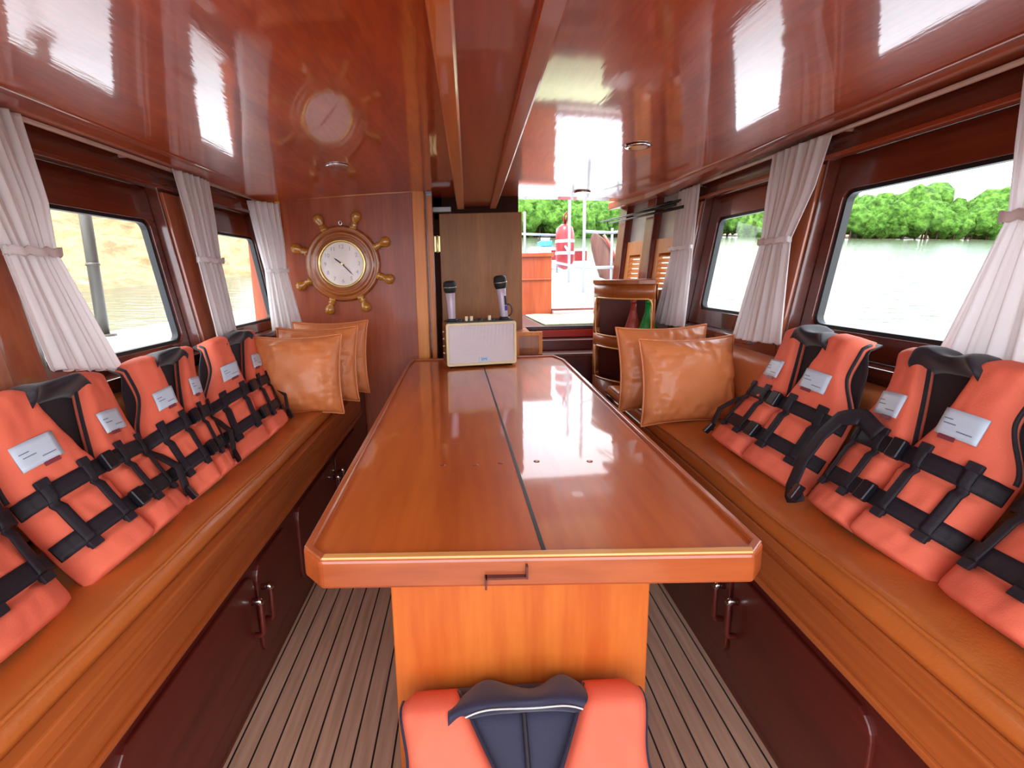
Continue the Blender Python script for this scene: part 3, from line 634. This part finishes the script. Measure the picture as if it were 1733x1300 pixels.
for z in (.58,.83): m = MB(); m.prism(sector(SR-.02), fz, z-.012, z+.012); m.build('shelf_board', 'cab', t)
MB().box(sc.x-SR+.02, sc.y-.001, .02, sc.x+.02, sc.y+.02, 1.155).build('back_panel', 'cab', t)
for row in rows:   # pale edges of the openings
    z0, z1 = row; m = MB()
    pts = rrect(.115, z0+.003, .885, z1-.003, .03, 6)
    pts = []
    for cx, cz, a0 in ((.962-.055, z1-.035, 0), (.115+.055, z1-.035, 90), (.115+.055, z0+.035, 180), (.962-.055, z0+.035, 270)):
        for k in range(7):
            a = math.radians(a0+90*k/6); pts.append((cx+.055*math.cos(a), cz+.035*math.sin(a)))
    full = []
    for (a0_, b0_), (a1_, b1_) in zip(pts, pts[1:]+pts[:1]):
        for q in range(5): full.append((lerp(a0_,a1_,q/5), lerp(b0_,b1_,q/5)))
    m.tube([arc(a, b, SR+.001) for a, b in full], .005, 6, True); m.build('edge_trim', 'lip', t)
def bottle(x, y, z, r, h, mat, label):
    t = thing('bottle', label, 'bottle', (x,y,z))
    m = MB(); m.lathe([(r*.9,0),(r,.01),(r*.98,h*.25),(r*.62,h*.5),(r*.36,h*.7),(r*.28,h*.92)], (x,y,z)); m.build('body', mat, t)
    m = MB(); m.lathe([(r*.32,h*.9),(r*.32,h)], (x,y,z)); m.build('cap', mat, t)
bottle(1.02, 2.66, .842, .058, .235, 'green', 'green bottle with a tapering neck inside the corner shelf')
bottle(.955, 2.72, .842, .052, .235, 'redb', 'dull red bottle with a tapering neck beside the green one in the shelf')
m = MB(); m.hexa([(.835+.03,2.75,.842),(.92,2.68,.842),(.98,2.76,.842),(.92,2.83,.842),(.875,2.75,.868),(.92,2.692,.868),(.97,2.76,.868),(.92,2.818,.868)])
tag(m.build('folded_cloth', 'gpipe', None, .006), 'small folded grey cloth on the upper board of the corner shelf', 'cloth')

# ------------------------------------------------------------------ life jackets
JAC = 'orange life jackets with black belts'
def life_jacket(BL, BR, TL, TR, label, loc, opt=None):
    # corners seen from the front: bottom left/right, shoulder left/right
    o = dict(neck=.40, neck_v=.50, arm=.76, top=.83, T=.042, curve=.035, belts=(.44,.20), labels=True, collar=1., bow=.03, straps=True, seed=1, cols=(.30,.80), lin='lining')
    o.update(opt or {})
    BL, BR, TL, TR = map(Vector, (BL, BR, TL, TR))
    along = ((BR-BL)+(TR-TL)).normalized(); up = ((TL+TR)-(BL+BR)).normalized(); N = along.cross(up).normalized()
    sd = o['seed']
    def P(u, v, w):
        s = (u+1)/2; b = BL.lerp(BR, s); t_ = TL.lerp(TR, s); p = b.lerp(t_, v)
        return p+N*(w-o['curve']*abs(u)**2.2-o['bow']*math.sin(math.pi*min(1, max(0, v)))*1.0-(.05*smooth((v-.9)/.12) if v > .9 else 0))
    t = thing('life_jacket', label, 'life jacket', loc, JAC)
    nk, nv_, arm, top = o['neck'], o['neck_v'], o['arm'], o['top']
    def inner(v): return .02 if v < nv_ else .02+(nk-.02)*(((v-nv_)/(1-nv_))**.85)
    def outer(v):
        if v < .50: return 1.0-.02*smooth((.06-v)/.06)
        if v < .74: return lerp(1.0, arm, smooth((v-.5)/.24))
        r = lerp(arm, top, smooth((v-.74)/.2))
        return r-.10*smooth((v-.95)/.05)
    def hgt(s, v):
        e = (1-abs(2*s-1)**7)**.5; vv = (min(v/.03, 1)); e *= math.sqrt(max(0, 1-(1-vv)**2)); vt = min((1.0-v)/.04, 1); e *= math.sqrt(max(0, 1-(1-vt)**2))
        for sv in (o['belts'][0]-.052, o['belts'][1]-.048): e *= 1-.42*math.exp(-((v-sv)/.012)**2)
        return o['T']*e
    def pad(sg):
        def fa(a, v):
            u = lerp(inner(v), outer(v), a); w = hgt(a, v)
            w += .006*noise.noise(Vector((u*3+sd, v*4, sg*5.)))*min(1, w/.02)+.0035*noise.noise(Vector((u*9+sd, v*11, sg*3.)))
            return P(sg*u, v, w)
        def fb(a, v): return P(sg*lerp(inner(v), outer(v), a), v, -.004)
        m = MB(); m.slab(fa, fb, 22, 54); return m
    for sg in (-1, 1): pad(sg).build('front_panel', 'orange', t)
    # dark lining of the back half seen through neck and arm holes
    def bk(a, v):
        r = .97 if v < .5 else (lerp(.97, .92, smooth((v-.5)/.25)) if v < .75 else lerp(.92, .80, smooth((v-.75)/.25)))
        return lerp(-r, r, a)
    m = MB(); m.slab(lambda a, v: P(bk(a, v), lerp(.0, 1.0, v), -.006-.004*math.sin(9*a+sd)), lambda a, v: P(bk(a, v), lerp(.0, 1.0, v), -.030*math.sqrt(max(0, 1-abs(2*a-1)**4))-.008), 24, 30); m.build('back_lining', o['lin'], t)
    # collar: a soft roll along the back of the neck, higher at its ends
    k = o['collar']
    def ctop(q, b): return (.90 if o.get('zip') else .87)+b*((.085 if o.get('zip') else .075)*k+.055*math.exp(-((q-.55)/.3)**2)*(1+.5*math.sin(sd*2.1))+.055*math.exp(-((q+.55)/.3)**2)*(1-.5*math.sin(sd*2.1))+.012*math.sin(6*q+sd))-.05*abs(q)**4
    def col(a, b):
        u = lerp(-nk*1.12, nk*1.12, a); q = 2*a-1
        v = ctop(q, b)
        return P(u, v, .012+(.042+.012*math.sin(9*a+sd))*math.sqrt(math.sin(math.pi*min(.999,max(.001,b)))))
    m = MB(); m.slab(col, lambda a, b: P(lerp(-nk*1.12, nk*1.12, a), ctop(2*a-1, b), -.012), 28, 10); m.build('collar', o['lin'], t)
    if o.get('zip'): m = MB(); m.tube([col(a/24, .12)+N*.003 for a in range(2, 23)], .002, 5); m.build('collar_piping', 'greytag', t)
    if o.get('zip'):
        m = MB(); m.tube([P(.0, lerp(.30,.95,a/20), .001) for a in range(21)], .006, 6); m.build('centre_seam', 'web', t)
        m = MB(); m.hexa([P(u, v, w) for w in (.0,.008) for u, v in ((-.05,.90),(.05,.90),(.05,.955),(-.05,.955))]); m.build('hang_loop', 'web', t)
    # piping along the V neck and the arm holes
    for sg in (-1, 1):
        m = MB(); m.tube([P(sg*(inner(v)+.004), v, .012) for v in [lerp(nv_-.02, .985, i/24) for i in range(25)]], .005, 6); m.build('neck_piping', o['lin'], t)
        m = MB(); m.tube([P(sg*(outer(v)-.004), v, .010) for v in [lerp(.5, .96, i/20) for i in range(21)]], .005, 6); m.build('armhole_piping', o['lin'], t)
    def surf(u, v):
        au = abs(u); i, q = inner(v), outer(v); s = (au-i)/(q-i) if q > i else 0
        if s < 0 or s > 1: return 0
        return hgt(s, v)
    if o['straps']:
        for bv in o['belts']:
            hh = .042
            def bt(a, b):
                u = lerp(-1.04, 1.04, a); v = bv+lerp(-hh, hh, b); return P(u, v, max(surf(max(-.985, min(.985, u)), bv), .034 if abs(u) < .98 else .012)+.005)
            def bt2(a, b):
                u = lerp(-1.04, 1.04, a); v = bv+lerp(-hh, hh, b); return P(u, v, max(surf(max(-.985, min(.985, u)), bv), .034 if abs(u) < .98 else .012)+.001)
            m = MB(); m.slab(bt, bt2, 70, 4); m.build('belt', 'web', t)
        for sg in (-1, 1):
            for ku in o['cols']:
                uw = .055
                def kp(a, b, e=0):
                    u = sg*(ku+lerp(-uw, uw, a)+.035*(1-b)*0); v = lerp(o['belts'][1]-.070, o['belts'][0]+.070, b); return P(u, v, max(surf(u, v), o['T']*.8)+.009+e)
                m = MB(); m.slab(lambda a, b: kp(a, b), lambda a, b: kp(a, b, -.004), 4, 26)
                kk = m.build('webbing_strap', 'web', t)
                for vv in (o['belts'][1]-.055, o['belts'][0]+.055):   # wider stitched ends
                    m = MB(); m.hexa([P(sg*(ku+a*uw*1.25), vv+b*.020, o['T']*.9+w) for w in (.006,.014) for a, b in ((-1,-1),(1,-1),(1,1),(-1,1))]); m.build('stitched_end', 'web', kk, .002)
        # centre buckles on both belts
        for bv in o['belts']:
            m = MB(); m.hexa([P(a*.085, bv+b*.05, .040+w) for w in (.0,.018) for a, b in ((-1,-1),(1,-1),(1,1),(-1,1))])
            m.build('buckle', 'buckle', t, .004)
        # loose side straps with small buckles
        for sgn_, dv in o.get('dangle', ((1, 0), (-1, .03))):
            m = MB()
            pts = [P(sgn_*1.0, o['belts'][0]-.02, .02), P(sgn_*1.07, .33+dv, .05), P(sgn_*1.02, .22, .075), P(sgn_*.98, .12, .06), P(sgn_*1.03, .05, .045)]
            Q = []
            for i in range(len(pts)-1):
                for q in range(6): Q.append(pts[i].lerp(pts[i+1], smooth(q/6)))
            Q.append(pts[-1])
            m.slab(lambda a, b: Q[int(round(b*(len(Q)-1)))]+along*lerp(-.014,.014,a)+N*.001, lambda a, b: Q[int(round(b*(len(Q)-1)))]+along*lerp(-.014,.014,a)-N*.0015, 3, len(Q)); m.build('side_strap', 'web', t)
            m = MB(); m.hexa([P(sgn_*1.0+a*.07, .055+b*.045, .045+w) for w in (0,.02) for a, b in ((-1,-1),(1,-1),(1,1),(-1,1))]); m.build('side_buckle', 'buckle', t, .004)
    if o.get('loop'):
        K = [(-.30,.47,.055),(-.60,.52,.07),(-.88,.47,.09),(-1.04,.34,.10),(-1.10,.18,.10),(-1.08,.04,.085),(-.94,-.01,.08),(-.80,.04,.07)]; Q = []
        for i in range(len(K)-1):
            for q in range(6): Q.append(P(*[lerp(x_, y_, smooth(q/6)*.4+q/6*.6) for x_, y_ in zip(K[i], K[i+1])]))
        m = MB()
        def wd(i): d_ = (Q[min(i+1,len(Q)-1)]-Q[max(i-1,0)]).normalized(); return d_.cross(N).normalized()
        m.slab(lambda a, b: (lambda i: Q[i]+wd(i)*lerp(-.021,.021,a)+N*(.002+.008*math.sin(4*b+a)))(int(round(b*(len(Q)-1)))), lambda a, b: (lambda i: Q[i]+wd(i)*lerp(-.021,.021,a)+N*(-.0015+.008*math.sin(4*b+a)))(int(round(b*(len(Q)-1)))), 4, len(Q)); m.build('loose_strap', 'web', t)
        m = MB(); m.hexa([P(-.88+a*.09, .02+b*.045, .065+w) for w in (0,.022) for a, b in ((-1,-1),(1,-1),(1,1),(-1,1))]); m.build('side_buckle', 'buckle', t, .004)
    if o['labels']:
        for sg, u0, u1, v0, v1 in o.get('patch', ((-1,.27,.70,.575,.695), (1,.27,.70,.575,.695))):
            q = lambda u, v, w: P(sg*u, v, surf(sg*lerp(u0,u1,.5), v)+.004+w+.0)
            m = MB(); m.slab(lambda a, b: P(sg*lerp(u0,u1,a), lerp(v0,v1,b), surf(sg*lerp(u0,u1,a), lerp(v0,v1,b))+.0055), lambda a, b: P(sg*lerp(u0,u1,a), lerp(v0,v1,b), surf(sg*lerp(u0,u1,a), lerp(v0,v1,b))+.002), 8, 6)
            lb = m.build('care_label', 'label', t)
            m = MB()
            for ln, (la, lbb) in enumerate(((.08,.30),(.12,.42),(.5,.85))):
                vv = lerp(v0, v1, (.62,.45,.25)[ln]); a_ = (la, lbb) if sg > 0 else (1-lbb, 1-la)
                m.hexa([P(sg*lerp(u0,u1,x), vv+y*.0022, surf(sg*lerp(u0,u1,x), vv)+.006+w) for w in (0,.0006) for x, y in ((a_[0],-1),(a_[1],-1),(a_[1],1),(a_[0],1))])
            m.build('printed_lines', 'ink', lb)
            m = MB(); a_, b_ = (.15,.55); m.hexa([P(sg*lerp(u0,u1,x), v0-.008+y*.010, surf(sg*lerp(u0,u1,x), v0)+.004+w) for w in (0,.002) for x, y in ((a_,-1),(b_,-1),(b_,1),(a_,1))]); m.build('size_tag', 'tagm', t)
    return t
xb, xt, zb, zt = -.765, -1.035, .650, 1.03
def LJ(b0, b1, t0, t1, label, **k):
    life_jacket((xb,b0,zb), (xb,b1,zb), (xt,t0,zt), (xt,t1,zt+k.pop('dz',0)), label, (xb,(b0+b1)/2,zb), k)
LJ(.40,.835,.52,.93, 'orange life jacket cut off at the left edge, nearest on the left bench', seed=1, dangle=())
LJ(.88,1.21,.93,1.33, 'orange life jacket under the nearest left curtain, with a wide blue white label', seed=2, arm=.95, top=.88, patch=((-1,.42,.86,.575,.70),(1,.27,.70,.575,.695)), dangle=((1,0),))
LJ(1.22,1.46,1.38,1.78, 'orange life jacket in the middle of the left bench, before the window post', seed=3, dangle=((1,0),))
LJ(1.46,1.93,1.82,2.31, 'orange life jacket on the left bench against the tan pillows', seed=4, dangle=((1,0),))
xb, xt, zt = .855, 1.105, 1.06
def RJ(b0, b1, t0, t1, label, **k):
    life_jacket((xb,b0,zb), (xb,b1,zb), (xt,t0,zt+k.pop('dz',0)), (xt,t1,zt), label, (xb,(b0+b1)/2,zb), k)
RJ(1.62,1.17,1.62,1.27, 'orange life jacket on the right bench nearest the tan pillow', seed=5, dangle=((-1,0),))
RJ(1.13,.81,1.20,.84, 'large orange life jacket on the right bench, second from the pillow, with dark neck opening', seed=6, dangle=(), loop=1)
RJ(.80,.42,.78,.40, 'orange life jacket cut off at the right edge of the right bench', seed=7, dangle=())
life_jacket((-.16,.50,.035), (.36,.50,.03), (-.175,.885,.365), (.365,.885,.385), 'orange life jacket on the floor leaning against the table pedestal, navy lining showing', (.1,.6,0),
    dict(neck=.52, neck_v=.55, arm=.90, top=.97, curve=.02, bow=.01, collar=.9, zip=True, lin='navy', labels=False, straps=True, seed=9, T=.05, dangle=()))

# ------------------------------------------------------------------ ceiling downlights
for (x, y, lb) in ((-.57,2.24,'round recessed ceiling light above the ship wheel clock'), (.70,2.00,'round recessed ceiling light right of the ceiling beam'), (.715,3.0,'round recessed ceiling light near the bow opening')):
    z = ceil_z(x)+ceil_drop(y)
    t = thing('ceiling_light', lb, 'ceiling light', (x,y,z), 'recessed ceiling lights')
    m = MB(); m.lathe([(.036,0),(.05,0),(.052,.004),(.046,.008),(.036,.008)], (x,y,z+.001), (0,0,-1), 32); m.build('trim_ring', 'chrome', t)
    m = MB(); m.lathe([(.036,0),(.036,.003)], (x,y,z+.001), (0,0,-1), 32); m.build('lens', 'frost', t)

# ------------------------------------------------------------------ foredeck
def DK(x, y): return Vector((x, y, .90+.17*(y-4.28)))
m = MB(); P = [(-1.2,4.33),(1.72,4.33),(1.70,5.4),(1.5,6.4),(1.2,7.2),(.3,7.2),(-.5,6.2),(-1.1,5.2)]
m.prism(P, lambda a, b, w: DK(a, b)+Vector((0,0,w)), -.12, 0); struct(m.build('floor_foredeck', 'deckw', None, .01))
t = thing('deck_railing', 'white pipe railing along the foredeck outside the bow opening', 'railing', DK(1.2,5.2))
for x, y, h in ((1.215,4.98,1.25),(1.18,5.53,1.1),(.80,6.6,.75),(.62,6.0,.85),(1.17,6.2,.55)):
    b = DK(x, y); m = MB(); m.tube([b, b+Vector((0,0,h))], .016, 10); m.build('stanchion', 'steel', t)
for a, b in (((.62,6.0,.52),(1.18,6.2,.47)),((1.18,6.2,.47),(1.18,5.53,.34)),((.8,6.6,.16),(1.215,4.98,.25))):
    m = MB(); m.tube([DK(a[0],a[1])+Vector((0,0,a[2])), DK(b[0],b[1])+Vector((0,0,b[2]))], .014, 8); m.build('rail_pipe', 'steel', t)
t = thing('side_railing', 'white pipe railing at the right side of the foredeck, before the prow', 'railing', DK(1.6,5.2))
for x, y in ((1.60,5.3),(1.62,4.95),(1.22,5.0)):
    b = DK(x, y); m = MB(); m.tube([b, b+Vector((0,0,.62))], .014, 10); m.build('stanchion', 'steel', t)
for h in (.25,.62):
    m = MB(); m.tube([DK(1.22,5.0)+Vector((0,0,h)), DK(1.60,5.3)+Vector((0,0,h-.05)), DK(1.62,4.95)+Vector((0,0,h))], .016, 8); m.build('rail_pipe', 'steel', t)
t = thing('rescue_buoy', 'red torpedo shaped rescue buoy hanging on the foredeck railing', 'buoy', (1.195,5.85,1.27))
m = MB(); m.lathe([(.02,0),(.08,.03),(.105,.10),(.11,.26),(.11,.42),(.09,.50),(.04,.54)], (1.195,5.85,1.26)); m.build('body', 'red', t)
for z in (1.44,1.58): m = MB(); m.lathe([(.11,0),(.116,.005),(.116,.03),(.11,.035)], (1.195,5.85,z)); m.build('band', 'white', t)
m = MB(); m.tube([(1.195,5.85,1.80),(1.22,5.80,1.88),(1.195,5.76,1.93),(1.17,5.80,1.88),(1.195,5.85,1.80)], .012, 6); m.build('rope', 'red', t)
for i, (x, y, z, lb) in enumerate(((1.15,6.5,1.42,'red box on the foredeck left of the rescue buoy'),(1.53,6.5,1.40,'red box on the foredeck right of the rescue buoy'))):
    t = thing('storage_box', lb, 'box', (x,y,z-.10), 'red boxes on the foredeck')
    MB().box(x-.08,y-.08,z-.03,x+.08,y+.08,z+.10).build('body', 'red', t, .01); MB().box(x-.09,y-.09,z+.10,x+.09,y+.09,z+.13).build('lid', 'white', t, .006); MB().box(x-.085,y-.085,z-.12,x+.085,y+.085,z-.03).build('base', 'white', t, .006)
t = thing('cool_box', 'white cool box with blue lid on the foredeck seen over the half wall', 'box', (.93,6.1,1.2))
MB().box(.80,6.0,1.21,1.06,6.25,1.55).build('body', 'white', t, .015); MB().box(.92,5.985,1.55,1.07,6.26,1.62).build('lid', 'lblue', t, .01)
t = thing('wooden_prow', 'brown wooden prow post curving up at the right of the foredeck', 'prow', (1.75,5.9,1.1))
m = MB(); pr = [(1.86,5.9,.85,.11),(1.80,5.9,1.1,.14),(1.73,5.9,1.32,.15),(1.66,5.9,1.50,.13),(1.60,5.9,1.62,.08),(1.57,5.9,1.68,.03)]
m.grid(lambda a, b: (lambda i: Vector((pr[i][0]+pr[i][3]*math.cos(2*math.pi*a), pr[i][1]+.06*math.sin(2*math.pi*a), pr[i][2]))) (int(round(b*5))), 16, 6, True, True); m.build('post', 'prow', t)
m = MB(); m.tube([(1.66,5.83,1.66),(1.76,5.83,1.50),(1.84,5.83,1.28)], .018, 8); m.build('edge_rope', 'redb', t)

# ------------------------------------------------------------------ outside, in the level frame of the water (the boat trims bow down)
EN = Vector((.029,-.091,.995)).normalized(); EF = (Vector((0,1,0))-EN*EN.y).normalized(); ER = EF.cross(EN)
def EX(x, y, z): return O+ER*x+EF*y+EN*z
WZ = -1.75
m = MB(); m.grid(lambda a, b: EX(lerp(-320,480,a), lerp(-200,520,b), WZ), 40, 40, False); struct(m.build('water', 'water'))
# side decks
for sgn, nm in ((-1,'side_deck_left'),(1,'side_deck_right')):
    m = MB(); x0 = -1.21 if sgn < 0 else 1.30; w = .75 if sgn < 0 else .95
    zz = .955 if sgn < 0 else .90
    m.hexa([(x0,Y0,zz-.1),(x0+sgn*w,Y0,zz-.1),(x0+sgn*w,4.4,zz-.1),(x0,4.4,zz-.1),(x0,Y0,zz),(x0+sgn*w,Y0,zz+.03),(x0+sgn*w,4.4,zz+.03),(x0,4.4,zz)])
    o = struct(m.build('floor_'+nm, 'deckw', None, .01))
m = MB(); m.tube([(-1.85,2.405,.975),(-1.85,2.405,2.1)], .026, 12); m.tube([(-1.85,2.405,.965),(-1.85,2.405,.99)], .055, 12)
m.tube([(-1.85,2.405,1.33),(-1.85,2.405,1.345)], .030, 12)
tag(m.build('awning_pole', 'gpipe'), 'grey pipe standing on the side deck outside the left window', 'pole')
# sandy bank on the left
e0, e1 = Vector((-10.6,12.5)), Vector((-7.5,17.4)); ed = (e1-e0).normalized(); en = Vector((-ed.y, ed.x))
def bank(a, b):
    s = lerp(-60, 70, a); d = lerp(-1.5, 45, b**1.6); wob = 1.2*noise.noise(Vector((s*.12,0,0)))+.4*noise.noise(Vector((s*.6,3,0)))
    p = e0+ed*s+en*(d+wob)
    p += Vector((-1.,.2))*(max(0, s-8)**1.25)*.75
    h = WZ+(.30*d if d > 0 else .25*d)+.55*noise.noise(Vector((p.x*.35,p.y*.35,1)))*smooth(d/4)+.22*noise.noise(Vector((p.x*1.3,p.y*1.3,4)))*smooth(d/2)+.10*noise.noise(Vector((p.x*4,p.y*4,7)))*smooth(d/1.)
    return EX(p.x, p.y, h)
m = MB(); m.grid(bank, 260, 130, False); struct(m.build('terrain_bank', 'sand'))
# stones on the bank and bushes on its crest
def blob(mb, c, r, sq=1., amp=.35, fr=1.5, sub=2):
    bm = bmesh.new(); bmesh.ops.create_icosphere(bm, subdivisions=sub, radius=1.)
    vs_ = []
    for v in bm.verts:
        p = v.co.copy(); k = 1+amp*noise.noise(p*fr+Vector(c)*.37)+amp*.5*noise.noise(p*fr*3+Vector(c)); vs_.append((p.x*r*k, p.y*r*k, p.z*r*sq*k))
    fs_ = [[v.index for v in f.verts] for f in bm.faces]; bm.free()
    mb.add([EX(c[0]+x, c[1]+y, c[2]+z) for x, y, z in vs_], fs_, True)
def bank_h(s, d): 
    p = e0+ed*s+en*d; return p, WZ+.30*d
m = MB()
for i in range(60):
    s = random.uniform(-18, 26); d = random.uniform(12, 26); p, h = bank_h(s, d); blob(m, (p.x, p.y, h+.2), random.uniform(.3,1.0), .8, .5, 2)
o = m.build('bank_bushes', 'tuft'); tag(o, 'scattered green bushes high on the sandy bank at left', 'bushes'); o['kind'] = 'stuff'
# mangrove forest along the far shore
m = MB(); mr = MB(); sh = [(-80,110),(-30,100),(0,92),(20,92),(40,112),(64,122),(77,100),(106,96),(150,80),(210,40),(260,-20)]
def shore(t_):
    t_ *= len(sh)-1; i = min(int(t_), len(sh)-2); f = t_-i; return Vector((lerp(sh[i][0],sh[i+1][0],f), lerp(sh[i][1],sh[i+1][1],f)))
for i in range(620):
    p = shore(random.random()); q = p.normalized()*random.choice((0,1.5,4,8,13)); r = random.uniform(1.6,3.4); k = q.length
    blob(m, (p.x+q.x, p.y+q.y, WZ+random.uniform(2.0,4.6)+k*.28), r, random.uniform(.9,1.3), .45, 2.2, 3 if k < 5 else 2)
for i in range(260):
    p = shore(i/260); b = EX(p.x+random.uniform(-1,1), p.y+random.uniform(-1,1), WZ-.1); mr.tube([b, b+EN*2.5], .18, 5)
o = m.build('mangrove_forest', 'tree'); tag(o, 'bright green mangrove forest lining the far shore across the water', 'forest'); o['kind'] = 'stuff'
o = mr.build('mangrove_trunks', 'trunk'); tag(o, 'dark mangrove trunks and roots below the forest edge on the far shore', 'trunks'); o['kind'] = 'stuff'
m = MB(); m.grid(lambda a, b: (lambda p: EX(p.x-p.normalized().x*lerp(4,-30,b), p.y-p.normalized().y*lerp(4,-30,b), WZ+lerp(-.05,.6,b)))(shore(a)), 80, 4); struct(m.build('terrain_shore', 'sand'))
